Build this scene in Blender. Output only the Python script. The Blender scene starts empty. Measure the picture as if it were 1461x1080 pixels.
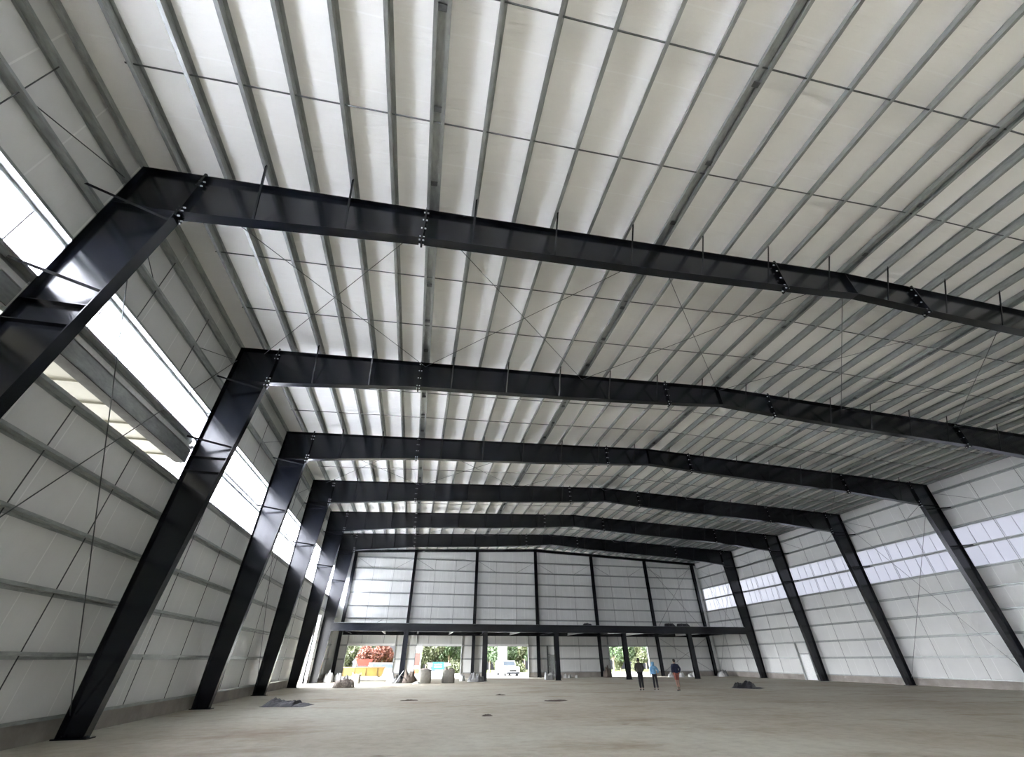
import bpy, bmesh, math, random
from mathutils import Vector, Matrix, noise
import numpy as np
random.seed(7)
sc = bpy.context.scene
COL = sc.collection

# ------------------------------------------------------------------ camera
CAM = Vector((-14.627, -7.994, 1.6755))
YAW, PITCH, ROLL, FPX = .2017, .6031, -.0027, 582.99
fwd = Vector((math.sin(YAW)*math.cos(PITCH), math.cos(YAW)*math.cos(PITCH), math.sin(PITCH)))
rgt = Vector((math.cos(YAW), -math.sin(YAW), 0))
upv = rgt.cross(fwd)
r2 = math.cos(ROLL)*rgt + math.sin(ROLL)*upv
u2 = -math.sin(ROLL)*rgt + math.cos(ROLL)*upv
cd = bpy.data.cameras.new('camera')
cd.sensor_width = 36
cd.lens = FPX/1461*36
cd.clip_start, cd.clip_end = .05, 600
cam = bpy.data.objects.new('camera', cd)
M = Matrix((r2, u2, -fwd)).transposed().to_4x4()
M.translation = CAM
cam.matrix_world = M
COL.objects.link(cam)
sc.camera = cam

# ------------------------------------------------------------------ view and sky
sc.view_settings.view_transform = 'Standard'
sc.view_settings.look = 'None'
sc.view_settings.gamma = 1
sc.view_settings.exposure = 1.12
sc.view_settings.use_curve_mapping = False
SKY_STRENGTH = 4.2
w = bpy.data.worlds.new('overcast_sky')
sc.world = w
w.use_nodes = True
nt = w.node_tree
nt.nodes.clear()
out = nt.nodes.new('ShaderNodeOutputWorld')
bg = nt.nodes.new('ShaderNodeBackground')
tc = nt.nodes.new('ShaderNodeTexCoord')
sep = nt.nodes.new('ShaderNodeSeparateXYZ')
nt.links.new(tc.outputs['Generated'], sep.inputs[0])
mr = nt.nodes.new('ShaderNodeMapRange')          # brighter towards the left (west) side of the sky
mr.interpolation_type = 'SMOOTHSTEP'
mr.inputs['From Min'].default_value = .05
mr.inputs['From Max'].default_value = -.9
mr.inputs['To Min'].default_value = .17
mr.inputs['To Max'].default_value = 11
nt.links.new(sep.outputs['X'], mr.inputs['Value'])
ramp = nt.nodes.new('ShaderNodeValToRGB')
ramp.color_ramp.elements[0].position = .46
ramp.color_ramp.elements[0].color = (.30, .30, .28, 1)
ramp.color_ramp.elements[1].position = .52
ramp.color_ramp.elements[1].color = (.93, .95, 1, 1)
mz = nt.nodes.new('ShaderNodeMapRange')
mz.inputs['From Min'].default_value = -1
nt.links.new(sep.outputs['Z'], mz.inputs['Value'])
nt.links.new(mz.outputs[0], ramp.inputs[0])
tint = nt.nodes.new('ShaderNodeMixRGB')          # the sky on the right is a cooler grey
tint.blend_type = 'MULTIPLY'
tint.inputs[2].default_value = (.84, .86, 1, 1)
mt_ = nt.nodes.new('ShaderNodeMapRange')
mt_.inputs['From Min'].default_value = -.2
mt_.inputs['From Max'].default_value = .5
nt.links.new(sep.outputs['X'], mt_.inputs['Value'])
nt.links.new(mt_.outputs[0], tint.inputs[0])
nt.links.new(ramp.outputs[0], tint.inputs[1])
nt.links.new(tint.outputs[0], bg.inputs['Color'])
mul = nt.nodes.new('ShaderNodeMath')
mul.operation = 'MULTIPLY'
mul.inputs[1].default_value = SKY_STRENGTH
nt.links.new(mr.outputs[0], mul.inputs[0])
my = nt.nodes.new('ShaderNodeMapRange')          # and a little dimmer towards the far end of the hall
my.inputs['From Min'].default_value = -.9
my.inputs['From Max'].default_value = .9
my.inputs['To Min'].default_value = 1.5
my.inputs['To Max'].default_value = .15
nt.links.new(sep.outputs['Y'], my.inputs['Value'])
mul2 = nt.nodes.new('ShaderNodeMath')
mul2.operation = 'MULTIPLY'
nt.links.new(mul.outputs[0], mul2.inputs[0])
nt.links.new(my.outputs[0], mul2.inputs[1])
nt.links.new(mul2.outputs[0], bg.inputs['Strength'])
nt.links.new(bg.outputs[0], out.inputs[0])

# ------------------------------------------------------------------ dimensions (metres)
E = 23.375            # half width to the column's outer flange
H, R = 12.895, 13.853 # top of steel at the eave and at the ridge
B = 8.069             # bay length
YF = [0, 0, B, 2*B, 3*B, 4*B, 5*B]     # YF[k] = frame k, counted from the camera
YE = 48.53            # end wall steel line
Y0 = -24.2            # rear end of the modelled shell
PD = .25              # purlin depth
def zr(x): return H + (R-H)*(1-abs(x)/E)
PX = {}
for k in range(-18, 19):
    a = abs(k)
    v = a*15.524/12 if a <= 12 else 15.524 + (a-12)*1.1506
    PX[k] = math.copysign(v, k) if k else 0.0
THICK = (-12, -6, 0, 6, 12)
GZ = [.46, 1.78, 3.06, 4.37, 5.69, 6.94, 8.31, 9.64, 10.94, 12.21]
def bay(i):           # bay i: 0 in front of the nearest frame ... 6 behind the sixth frame
    if i == 0: return (-B, 0.0)
    if i == 6: return (5*B, YE)
    return ((i-1)*B, i*B)

# daylight portals: they give no light of their own, they only steer sampling to the openings
def portal(c, normal, sx, sy):
    l = bpy.data.lights.new('daylight_opening', 'AREA')
    l.shape = 'RECTANGLE'
    l.size, l.size_y = sx, sy
    l.cycles.is_portal = True
    o = bpy.data.objects.new('daylight_opening', l)
    COL.objects.link(o)
    o.location = c
    o.rotation_euler = Vector(normal).to_track_quat('-Z', 'Y').to_euler()
portal((-3.5, Y0-.3, 1.3), (0, 1, 0), 19, 2.6)
portal((-23.8, 36.2, 2.6), (1, 0, 0), 5.4, 5.2)
for dx0, dx1 in ((-21.75, -16.6), (-14.2, -9.1), (-6.15, -1.19), (9.0, 14.1)):
    portal(((dx0+dx1)/2, 48.95, 1.5), (0, -1, 0), dx1-dx0, 3.0)

# ------------------------------------------------------------------ materials
def nmat(name):
    m = bpy.data.materials.new(name)
    m.use_nodes = True
    n = m.node_tree.nodes
    return m, n, m.node_tree.links, n['Principled BSDF']
def tex(n, l, scale, detail=4, rough=.6, mapping=None, coord='Object'):
    t = n.new('ShaderNodeTexCoord')
    x = n.new('ShaderNodeTexNoise')
    x.inputs['Scale'].default_value = scale
    x.inputs['Detail'].default_value = detail
    x.inputs['Roughness'].default_value = rough
    if mapping:
        mp = n.new('ShaderNodeMapping')
        mp.inputs['Scale'].default_value = mapping
        l.new(t.outputs[coord], mp.inputs[0])
        l.new(mp.outputs[0], x.inputs['Vector'])
    else:
        l.new(t.outputs[coord], x.inputs['Vector'])
    return x
def ramp2(n, l, src, p0, c0, p1, c1):
    r = n.new('ShaderNodeValToRGB')
    r.color_ramp.elements[0].position, r.color_ramp.elements[0].color = p0, (*c0, 1)
    r.color_ramp.elements[1].position, r.color_ramp.elements[1].color = p1, (*c1, 1)
    l.new(src, r.inputs[0])
    return r
def mat(name, col, rough=.6, metal=0, vary=.12, scale=6, bump=0, bscale=20, spec=.5, mapping=None, bmap=None):
    m, n, l, b = nmat(name)
    b.inputs['Roughness'].default_value = rough
    b.inputs['Metallic'].default_value = metal
    b.inputs['Specular IOR Level'].default_value = spec
    x = tex(n, l, scale, mapping=mapping)
    lo = tuple(max(0, c*(1-vary)) for c in col)
    hi = tuple(min(1, c*(1+vary)) for c in col)
    r = ramp2(n, l, x.outputs['Fac'], .3, lo, .7, hi)
    l.new(r.outputs[0], b.inputs['Base Color'])
    if bump:
        y = tex(n, l, bscale, mapping=bmap)
        bp = n.new('ShaderNodeBump')
        bp.inputs['Strength'].default_value = bump
        bp.inputs['Distance'].default_value = .05
        l.new(y.outputs['Fac'], bp.inputs['Height'])
        l.new(bp.outputs[0], b.inputs['Normal'])
    return m
def mat_liner(name, along):
    """white vinyl-faced insulation: soft sheen, fine cross wrinkles, faint tape seams"""
    m, n, l, b = nmat(name)
    b.inputs['Roughness'].default_value = .38
    big = tex(n, l, .35, 3)
    r = ramp2(n, l, big.outputs['Fac'], .3, *(((.90, .895, .865), .7, (.94, .935, .91)) if along == 'roof' else ((.58, .585, .565), .7, (.65, .655, .63))))  # wall shade put into a darker facing; roof facing kept bright
    # taped seams between the rolls of facing
    t = n.new('ShaderNodeTexCoord')
    sp = n.new('ShaderNodeSeparateXYZ')
    l.new(t.outputs['Object'], sp.inputs[0])
    dv = n.new('ShaderNodeMath'); dv.operation = 'DIVIDE'; dv.inputs[1].default_value = 1.52
    l.new(sp.outputs['X' if along == 'end' else 'Y'], dv.inputs[0])
    fr = n.new('ShaderNodeMath'); fr.operation = 'FRACT'
    l.new(dv.outputs[0], fr.inputs[0])
    lt = n.new('ShaderNodeMath'); lt.operation = 'LESS_THAN'; lt.inputs[1].default_value = .022
    l.new(fr.outputs[0], lt.inputs[0])
    mx = n.new('ShaderNodeMixRGB')
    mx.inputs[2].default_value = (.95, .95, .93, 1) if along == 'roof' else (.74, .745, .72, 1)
    l.new(lt.outputs[0], mx.inputs[0])
    l.new(r.outputs[0], mx.inputs[1])
    l.new(mx.outputs[0], b.inputs['Base Color'])
    sc3 = {'roof': (.5, 7, 1), 'side': (3, 3, .35), 'end': (3, 3, .35)}[along]
    wr = tex(n, l, 1.0, 5, .6, sc3)
    sc4 = {'roof': (.25, 1.1, 1), 'side': (1, .7, .5), 'end': (.7, 1, .5)}[along]
    w2 = tex(n, l, 1.0, 2, .5, sc4)
    add = n.new('ShaderNodeMath')
    add.operation = 'ADD'
    l.new(wr.outputs['Fac'], add.inputs[0])
    l.new(w2.outputs['Fac'], add.inputs[1])
    bp = n.new('ShaderNodeBump')
    bp.inputs['Strength'].default_value = .5
    bp.inputs['Distance'].default_value = .06
    l.new(add.outputs[0], bp.inputs['Height'])
    l.new(bp.outputs[0], b.inputs['Normal'])
    return m
MT = {}
MT['paint'] = mat('black_steel_paint', (.0045, .0055, .0085), .21, 0, .25, 3, spec=.42)
MT['galv'] = mat('galvanised_steel', (.33, .345, .335), .38, .6, .18, 9, mapping=(1, .35, 1))
MT['galv_light'] = mat('bright_galvanised_steel', (.62, .63, .62), .38, .35, .1, 9)
MT['rod'] = mat('brace_rod_steel', (.10, .105, .105), .45, .4, .15, 12)
MT['bolt'] = mat('zinc_bolt', (.7, .71, .7), .35, .5, .1, 30)
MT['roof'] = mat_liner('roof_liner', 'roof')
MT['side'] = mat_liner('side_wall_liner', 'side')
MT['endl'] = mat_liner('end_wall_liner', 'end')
MT['stem'] = mat('stem_wall_concrete', (.30, .275, .245), .85, 0, .2, 1.2, .3, 9)
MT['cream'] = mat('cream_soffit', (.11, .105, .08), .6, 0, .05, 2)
MT['deck'] = mat('steel_deck', (.20, .21, .21), .6, .3, .15, 3)
MT['yard'] = mat('yard_concrete', (.42, .41, .38), .9, 0, .12, .3)
MT['soil'] = mat('darkened_unseen_ground', (.055, .05, .04), .95, 0, .3, .6)  # dark tone chosen to weaken bounce light, not for wetness
MT['glare_cover'] = mat('matt_glare_cover', (.06, .06, .057), .95, 0, .1, 4, spec=.05)  # only for the added strip that hides glare at the slot
MT['white'] = mat('white_paint', (.82, .82, .82), .45, 0, .04, 3)
MT['tarp'] = mat('black_plastic_sheet', (.022, .022, .028), .42, 0, .35, 4, .5, 8)
MT['bag'] = mat('woven_bulk_bag', (.24, .23, .20), .85, 0, .15, 6, .4, 30)
MT['rubble'] = mat('mixed_rubble', (.27, .23, .20), .9, 0, .45, 9, .8, 14)
MT['timber'] = mat('scrap_timber', (.09, .07, .055), .8, 0, .3, 4, mapping=(1, 8, 1))
MT['paperwhite'] = mat('white_sack', (.5, .5, .49), .7, 0, .1, 6, .5, 14)
MT['greybag'] = mat('grey_sack', (.22, .22, .22), .8, 0, .2, 6, .5, 14)
MT['yellow'] = mat('yellow_steel_paint', (.10, .060, .002), .5, 0, .15, 2)
MT['red'] = mat('red_paint', (.15, .02, .014), .5, 0, .12, 2)
MT['orange'] = mat('orange_paint', (.18, .055, .02), .5, 0, .12, 2)
MT['teal'] = mat('teal_sign', (.003, .07, .07), .5, 0, .06, 2)
MT['carwhite'] = mat('white_car_paint', (.78, .79, .80), .25, 0, .03, 2)
MT['cargrey'] = mat('grey_car_paint', (.035, .038, .046), .25, .2, .06, 2)
MT['carglass'] = mat('dark_car_glass', (.05, .06, .07), .1, 0, .1, 2)
MT['tyre'] = mat('tyre_rubber', (.03, .03, .03), .8, 0, .2, 8)
MT['bark'] = mat('tree_bark', (.20, .16, .12), .9, 0, .3, 6, .6, 12)
MT['leaf_a'] = mat('green_leaves', (.028, .048, .016), .6, 0, .45, 2.2)
MT['leaf_b'] = mat('olive_leaves', (.045, .053, .02), .6, 0, .4, 2.2)
MT['leaf_c'] = mat('reddish_leaves', (.11, .035, .02), .6, 0, .5, 2.2)
MT['lawn'] = mat('lawn_grass', (.07, .09, .012), .9, 0, .3, .5, .8, 8)
MT['skin'] = mat('skin', (.36, .22, .16), .6, 0, .06, 8)
MT['hair'] = mat('dark_hair', (.018, .014, .012), .6, 0, .2, 20)
MT['olive'] = mat('olive_grey_cloth', (.055, .052, .045), .85, 0, .15, 14)
MT['blackcloth'] = mat('black_cloth', (.014, .014, .017), .85, 0, .2, 14)
MT['blue'] = mat('light_blue_cloth', (.16, .36, .58), .8, 0, .12, 10)
MT['navy'] = mat('navy_cloth', (.014, .020, .055), .8, 0, .2, 10)
MT['rust'] = mat('brick_red_cloth', (.27, .085, .06), .85, 0, .12, 10)
MT['khaki'] = mat('khaki_cloth', (.19, .165, .125), .85, 0, .12, 10)
MT['shoe'] = mat('dark_shoe_leather', (.02, .018, .016), .6, 0, .2, 10)

def mat_floor():
    m, n, l, b = nmat('dusty_concrete_floor')
    b.inputs['Roughness'].default_value = .75
    a = tex(n, l, .13, 5, .6)
    t = tex(n, l, .42, 7, .68, (.55, 1, 1))
    f = tex(n, l, 2.4, 8, .72)
    g_ = tex(n, l, 1.1, 4, .55, (.5, 1, 1))
    r1 = ramp2(n, l, a.outputs['Fac'], .38, (.42, .375, .29), .60, (.515, .50, .415))
    r2_ = ramp2(n, l, t.outputs['Fac'], .52, (1, 1, 1), .70, (.70, .60, .50))     # brown soil trodden in
    r3 = ramp2(n, l, f.outputs['Fac'], .30, (.80, .79, .77), .58, (1.0, 1.0, 1.0))
    r4 = ramp2(n, l, g_.outputs['Fac'], .67, (1, 1, 1), .74, (.66, .62, .57))     # small dark spills
    last = r1
    for q in (r2_, r3, r4):
        mx = n.new('ShaderNodeMixRGB')
        mx.blend_type = 'MULTIPLY'
        mx.inputs[0].default_value = 1
        l.new(last.outputs[0], mx.inputs[1]); l.new(q.outputs[0], mx.inputs[2])
        last = mx
    l.new(last.outputs[0], b.inputs['Base Color'])
    bp = n.new('ShaderNodeBump')
    bp.inputs['Strength'].default_value = .5
    bp.inputs['Distance'].default_value = .03
    l.new(f.outputs['Fac'], bp.inputs['Height'])
    l.new(bp.outputs[0], b.inputs['Normal'])
    return m
MT['floor'] = mat_floor()
def mat_glazing():
    m, n, l, b = nmat('polycarbonate_glazing')
    n.remove(b)
    o = n['Material Output']
    t = n.new('ShaderNodeBsdfTransparent'); t.inputs[0].default_value = (.86, .87, .90, 1)
    d = n.new('ShaderNodeBsdfTranslucent'); d.inputs[0].default_value = (.85, .86, .90, 1)
    g = n.new('ShaderNodeBsdfGlossy'); g.inputs['Roughness'].default_value = .25
    x = n.new('ShaderNodeMixShader'); x.inputs[0].default_value = .80
    y = n.new('ShaderNodeMixShader'); y.inputs[0].default_value = .05
    l.new(t.outputs[0], x.inputs[1]); l.new(d.outputs[0], x.inputs[2])
    l.new(x.outputs[0], y.inputs[1]); l.new(g.outputs[0], y.inputs[2])
    l.new(y.outputs[0], o.inputs[0])
    return m
MT['glaz'] = mat_glazing()
MT['rib'] = mat('glazing_rib', (.62, .62, .66), .5, 0, .05, 5)

# ------------------------------------------------------------------ mesh building
class MB:
    def __init__(s): s.v, s.f, s.mi, s.sm = [], [], [], []
    def add(s, vs, fs, mi=0, smooth=False):
        k = len(s.v)
        s.v += [tuple(v) for v in vs]
        for f in fs:
            s.f.append([k+i for i in f]); s.mi.append(mi); s.sm.append(smooth)
        return s
    def box(s, a, b, mi=0):
        (x0, y0, z0), (x1, y1, z1) = a, b
        v = [(x0,y0,z0),(x1,y0,z0),(x1,y1,z0),(x0,y1,z0),(x0,y0,z1),(x1,y0,z1),(x1,y1,z1),(x0,y1,z1)]
        return s.add(v, [(0,3,2,1),(4,5,6,7),(0,1,5,4),(1,2,6,5),(2,3,7,6),(3,0,4,7)], mi)
    def hexa(s, bot, top, mi=0):
        return s.add(list(bot)+list(top), [(0,3,2,1),(4,5,6,7),(0,1,5,4),(1,2,6,5),(2,3,7,6),(3,0,4,7)], mi)
    def prism(s, poly, d, mi=0):         # polygon (list of 3-D points) pushed along vector d
        n = len(poly)
        p = [Vector(q) for q in poly]
        v = p + [q+Vector(d) for q in p]
        f = [tuple(reversed(range(n))), tuple(range(n, 2*n))] + [(i, (i+1) % n, n+(i+1) % n, n+i) for i in range(n)]
        return s.add(v, f, mi)
    def bar(s, p0, p1, w, h, up=(0, 0, 1), mi=0, off=(0, 0)):   # rectangle w (side) x h (up) swept from p0 to p1
        p0, p1 = Vector(p0), Vector(p1)
        d = (p1-p0).normalized()
        side = d.cross(Vector(up))
        if side.length < 1e-4: side = d.cross(Vector((1, 0, 0)))
        side.normalize()
        u = side.cross(d)
        o = side*off[0] + u*off[1]
        c = [(-w/2, -h/2), (w/2, -h/2), (w/2, h/2), (-w/2, h/2)]
        return s.hexa([p0+o+side*a+u*b for a, b in c], [p1+o+side*a+u*b for a, b in c], mi)
    def tube(s, pts, r, n=6, mi=0, smooth=True, caps=True):
        pts = [Vector(p) for p in pts]
        rr = r if isinstance(r, (list, tuple)) else [r]*len(pts)
        k = len(s.v)
        v, f = [], []
        for i, p in enumerate(pts):
            d = (pts[min(i+1, len(pts)-1)]-pts[max(i-1, 0)]).normalized()
            a = d.cross(Vector((0, 0, 1)) if abs(d.z) < .9 else Vector((1, 0, 0))).normalized()
            b = d.cross(a)
            v += [p + (a*math.cos(t)+b*math.sin(t))*rr[i] for t in (2*math.pi*j/n for j in range(n))]
        for i in range(len(pts)-1):
            for j in range(n):
                f.append((i*n+j, i*n+(j+1) % n, (i+1)*n+(j+1) % n, (i+1)*n+j))
        s.add(v, f, mi, smooth)
        if caps:
            s.add([], [], mi)
            s.f.append([k+j for j in reversed(range(n))]); s.mi.append(mi); s.sm.append(False)
            s.f.append([k+(len(pts)-1)*n+j for j in range(n)]); s.mi.append(mi); s.sm.append(False)
        return s
    def mesh(s, name, mats):
        me = bpy.data.meshes.new(name)
        me.from_pydata(s.v, [], s.f)
        for m in (mats if isinstance(mats, (list, tuple)) else [mats]): me.materials.append(m)
        me.polygons.foreach_set('material_index', s.mi)
        me.polygons.foreach_set('use_smooth', s.sm)
        me.update()
        return me
    def obj(s, name, mats, parent=None, loc=(0, 0, 0)):
        return link(name, s.mesh(name, mats), parent, loc)
def link(name, me, parent=None, loc=(0, 0, 0), rot=(0, 0, 0)):
    o = bpy.data.objects.new(name, me)
    COL.objects.link(o)
    o.location, o.rotation_euler = loc, rot
    if parent is not None: o.parent = parent
    return o
def tag(o, label, cat, group=None, kind=None):
    if label: o['label'] = label
    if cat: o['category'] = cat
    if group: o['group'] = group
    if kind: o['kind'] = kind
    return o
def thing(name, label, cat, loc=(0, 0, 0), rz=0, group=None):
    o = bpy.data.objects.new(name, None)
    COL.objects.link(o)
    o.location, o.rotation_euler = loc, (0, 0, rz)
    return tag(o, label, cat, group)
def struct(o):
    o['kind'] = 'structure'
    return o
def copy_tree(o, parent=None):
    c = o.copy()
    COL.objects.link(c)
    if parent is not None: c.parent = parent
    for ch in list(o.children): copy_tree(ch, c)
    return c
ORD = ['', 'first', 'second', 'third', 'fourth', 'fifth', 'sixth', 'seventh', 'eighth', 'ninth', 'tenth', 'eleventh', 'twelfth',
       'thirteenth', 'fourteenth', 'fifteenth', 'sixteenth', 'seventeenth', 'eighteenth']
def between(i):
    if i == 0: return 'in front of the nearest black frame'
    if i == 6: return 'beyond the sixth black frame'
    return 'between the %s and %s black frames' % ('nearest' if i == 1 else ORD[i], ORD[i+1])

# ------------------------------------------------------------------ shell
struct(MB().box((-24.0, Y0, -.25), (24.0, 48.95, 0)).obj('floor', MT['floor']))
g = MB()                                          # yard round the building
g.box((-90, 48.95, -.3), (90, 70, -.02)); g.box((-90, -40, -.3), (-24.0, 48.95, -.02)); g.box((-24, -40, -.3), (24, Y0, -.02))
struct(g.obj('ground', MT['yard']))
struct(MB().box((24.0, -40, -.3), (90, 48.95, -.02)).obj('ground', MT['soil']))  # unseen ground made dark to cut bounce light into the right windows
def lawn():
    bm = MB(); nx, ny = 90, 24; v = []; f = []
    for j in range(ny+1):
        for i in range(nx+1):
            x = -90+180*i/nx; y = 70+70*(j/ny)**1.6
            d = min(1, max(0, (y-70)/7)); v.append((x, y, -.02-.8*d*d*(3-2*d)+.04*noise.noise((x*.3, y*.3, 0))*d))
    for j in range(ny):
        for i in range(nx):
            a = j*(nx+1)+i; f.append((a, a+1, a+nx+2, a+nx+1))
    bm.add(v, f, 0, True)
    struct(bm.obj('ground', MT['lawn']))
lawn()

def ceiling():
    xs = []
    ks = sorted(PX)
    pts = []
    edge = -(E+.27)
    seq = [edge] + [PX[k] for k in ks] + [-edge]
    for a, b in zip(seq[:-1], seq[1:]):
        n = 10
        for i in range(n):
            t = i/n; x = a+(b-a)*t
            sag = -.06*math.sin(math.pi*t)**.6 if 0 < t < 1 else 0
            pts.append((x, zr(x)+PD+.012-sag))
    pts.append((seq[-1], zr(seq[-1])+PD+.012))
    n = len(pts)
    m = MB()
    ys = [Y0, 48.95]
    v = [(x, y, z) for y in ys for x, z in pts]
    f = [(i+1, i, n+i, n+i+1) for i in range(n-1)]
    m.add(v, f, 0, True)
    tv = [(x, y, zr(x)+PD+.2) for y in ys for x, z in pts]
    m.add(tv, [(i, i+1, n+i+1, n+i) for i in range(n-1)], 0)
    # close the two ends
    for k in (0, 1):
        m.add([v[k*n+i] for i in range(n)]+[tv[k*n+i] for i in range(n)], [((i, i+1, n+i+1, n+i) if k == 0 else (i+1, i, n+i, n+i+1)) for i in range(n-1)], 0)
    struct(m.obj('ceiling', MT['roof']))
ceiling()

WX0, WX1 = E+.225, E+.36          # side wall liner between these |x|
WTOP = H+PD+.03
def rect_cut(y0, y1, z0, z1, holes):
    """split a rectangle around axis-aligned holes -> list of rectangles"""
    ys = sorted({y0, y1, *[h for q in holes for h in q[:2] if y0 < h < y1]})
    rects = []
    for a, b in zip(ys[:-1], ys[1:]):
        zs = [(q[2], q[3]) for q in holes if q[0] <= a+1e-6 and q[1] >= b-1e-6]
        z = z0
        for h0, h1 in sorted(zs):
            if h0 > z: rects.append((a, b, z, h0))
            z = max(z, h1)
        if z < z1: rects.append((a, b, z, z1))
    return rects
YW1 = 48.95
WIN_L = [(Y0+.3, -8.1, 6.98, 9.6)]
for i in (0, 1): WIN_L += [(bay(i)[0], bay(i)[1], 7.10, 7.56), (bay(i)[0], bay(i)[1], 8.52, 9.60)]
WIN_L += [(B, 48.35, 6.98, 9.60)]
DOOR_L = (33.4, 38.95, 0, 5.2)
WIN_R = [(Y0+.3, 48.35, 6.98, 9.60)]
MAN_R = (33.45, 34.85, 0, 3.0)
def puffed(m, axis, p, q, rects, sgn):
    """wall liner: front face gently quilted between the girts; back face flat"""
    for a, b, c, d in rects:
        if axis == 'x': m.box((min(p, q), a, c), (max(p, q), b, d))
        else: m.box((a, min(p, q), c), (b, max(p, q), d))
m = MB(); puffed(m, 'x', -WX0, -WX1, rect_cut(Y0, YW1, .45, WTOP, WIN_L+[DOOR_L]), 1); struct(m.obj('wall_left', MT['side']))
m = MB(); puffed(m, 'x', WX0, WX1, rect_cut(Y0, YW1, .45, WTOP, WIN_R+[MAN_R]), -1); struct(m.obj('wall_right', MT['side']))
DOORS = [(-21.75, -16.6, 0, 3.0), (-14.2, -9.1, 0, 2.97), (-6.15, -1.19, 0, 2.97), (9.0, 14.1, 0, 3.03)]
MAN_E = (1.2, 2.25, 0, 2.1)
m = MB()                                          # gable behind the camera; its unseen low opening is added to let light in
m.box((-WX0, Y0-.1, 2.6), (WX0, Y0, WTOP)); m.box((6, Y0-.1, 0), (WX0, Y0, 2.6)); m.box((-WX0, Y0-.1, 0), (-13, Y0, 2.6))
m.prism([(-WX0, Y0-.1, WTOP), (WX0, Y0-.1, WTOP), (0, Y0-.1, R+PD+.01)], (0, .1, 0))
struct(m.obj('wall_front', MT['endl']))
EY0, EY1 = YE+.205, YE+.36
m = MB()
for a, b, c, d in rect_cut(-WX0, WX0, .45, WTOP, DOORS+[MAN_E]): m.box((a, EY0, c), (b, EY1, d))
m.prism([(-WX0, EY0, WTOP), (WX0, EY0, WTOP), (0, EY0, R+PD+.01)], (0, EY1-EY0, 0))
struct(m.obj('wall_back', MT['endl']))
# low concrete stem wall that carries the cladding
m = MB()
for a, b, c, d in rect_cut(Y0, YW1, 0, .45, [DOOR_L]): m.box((-WX1, a, c), (-WX0+.06, b, d))
struct(m.obj('baseboard_left', MT['stem']))
m = MB()
for a, b, c, d in rect_cut(Y0, YW1, 0, .45, [MAN_R]): m.box((WX0-.06, a, c), (WX1, b, d))
struct(m.obj('baseboard_right', MT['stem']))
m = MB()
for a, b, c, d in rect_cut(-WX0+.06, WX0-.06, 0, .45, DOORS+[MAN_E]): m.box((a, EY0-.06, c), (b, EY1, d))
struct(m.obj('baseboard_back', MT['stem']))

# ------------------------------------------------------------------ translucent window bands, one per bay
nw = 0
def window_band(side, y0, y1, z0, z1, lab):
    global nw
    nw += 1
    x = side*(E+.29)
    m = MB().box((x-.006, y0, z0), (x+.006, y1, z1))
    o = m.obj('window_%d' % nw, MT['glaz'])
    struct(o); o['label'] = lab
    r = MB()
    n = max(2, round((y1-y0)/.9))
    for i in range(1, n):
        y = y0+(y1-y0)*i/n
        r.box((x-side*.05-.018, y-.018, z0), (x-side*.05+.018, y+.018, z1))
    r.obj('glazing_rib', MT['rib'], o)
for side, nm in ((-1, 'left'), (1, 'right')):
    window_band(side, Y0+.3, -8.11, 6.98, 9.6, 'translucent window band, %s wall behind the camera' % nm)
    for i in range(7):
        a, b = bay(i)
        if i == 6: b = 48.35
        if side < 0 and i < 2: z0, z1 = 8.52, 9.6
        else: z0, z1 = 6.98, 9.6
        window_band(side, a+.01, b-.01, z0, z1, 'translucent window band, %s wall %s' % (nm, between(i)))

# ------------------------------------------------------------------ portal frames
BOT = [(21.86, 11.27), (15.7, 11.85), (7.8, 12.21), (3.1, 12.50), (0, 12.74)]
def zb(x):
    x = abs(x)
    for (a, za), (b, zb_) in zip(BOT[:-1], BOT[1:]):
        if b <= x <= a: return za+(zb_-za)*(a-x)/(a-b)
    return BOT[0][1]
FW, FT, WT = .29, .022, .014
CIN0, CIN1, ZK = 22.74, 21.88, 11.27
def cin(z): return CIN0+(CIN1-CIN0)*z/ZK
def plate_bolts(m, x, zs, s):
    for z in zs:
        for y in (-.085, .085):
            for e in (-1, 1):
                m.tube([(x+e*.03, y, z), (x+e*.075, y, z)], .024, 6, 1, False)
def column_mesh(s):
    m = MB()
    d = (0, WT, 0)
    m.prism([(s*(E-FT), -WT/2, .03), (s*(CIN0-.0), -WT/2, .03), (s*CIN1, -WT/2, ZK), (s*CIN1, -WT/2, zr(CIN1)-.02), (s*(E-FT), -WT/2, zr(E-FT)-.02)], d)
    m.box((min(s*E, s*(E-FT)), -FW/2, .03), (max(s*E, s*(E-FT)), FW/2, zr(E)-.005))
    a, b = Vector((s*CIN0, 0, .03)), Vector((s*CIN1, 0, ZK))
    m.bar(a, b, FW, FT, up=(-s, 0, 0))
    m.bar((s*E, 0, zr(E)-.012), (s*CIN1, 0, zr(CIN1)-.012), FW, FT, up=(0, 0, 1))
    return m
def rafter_mesh(s):
    m = MB()
    xs = [x for x, z in BOT]
    poly = [(s*x, -WT/2, zb(x)) for x in xs] + [(0, -WT/2, zr(0)-.02), (s*21.85, -WT/2, zr(21.85)-.02)]
    m.prism(poly, (0, WT, 0))
    m.bar((s*21.85, 0, zr(21.85)-.012), (0, 0, zr(0)-.012), FW, FT)
    for (a, za), (b, zb_) in zip(BOT[:-1], BOT[1:]):
        m.bar((s*a, 0, za), (s*b, 0, zb_), FW, FT)
    return m
parts = {}
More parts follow.
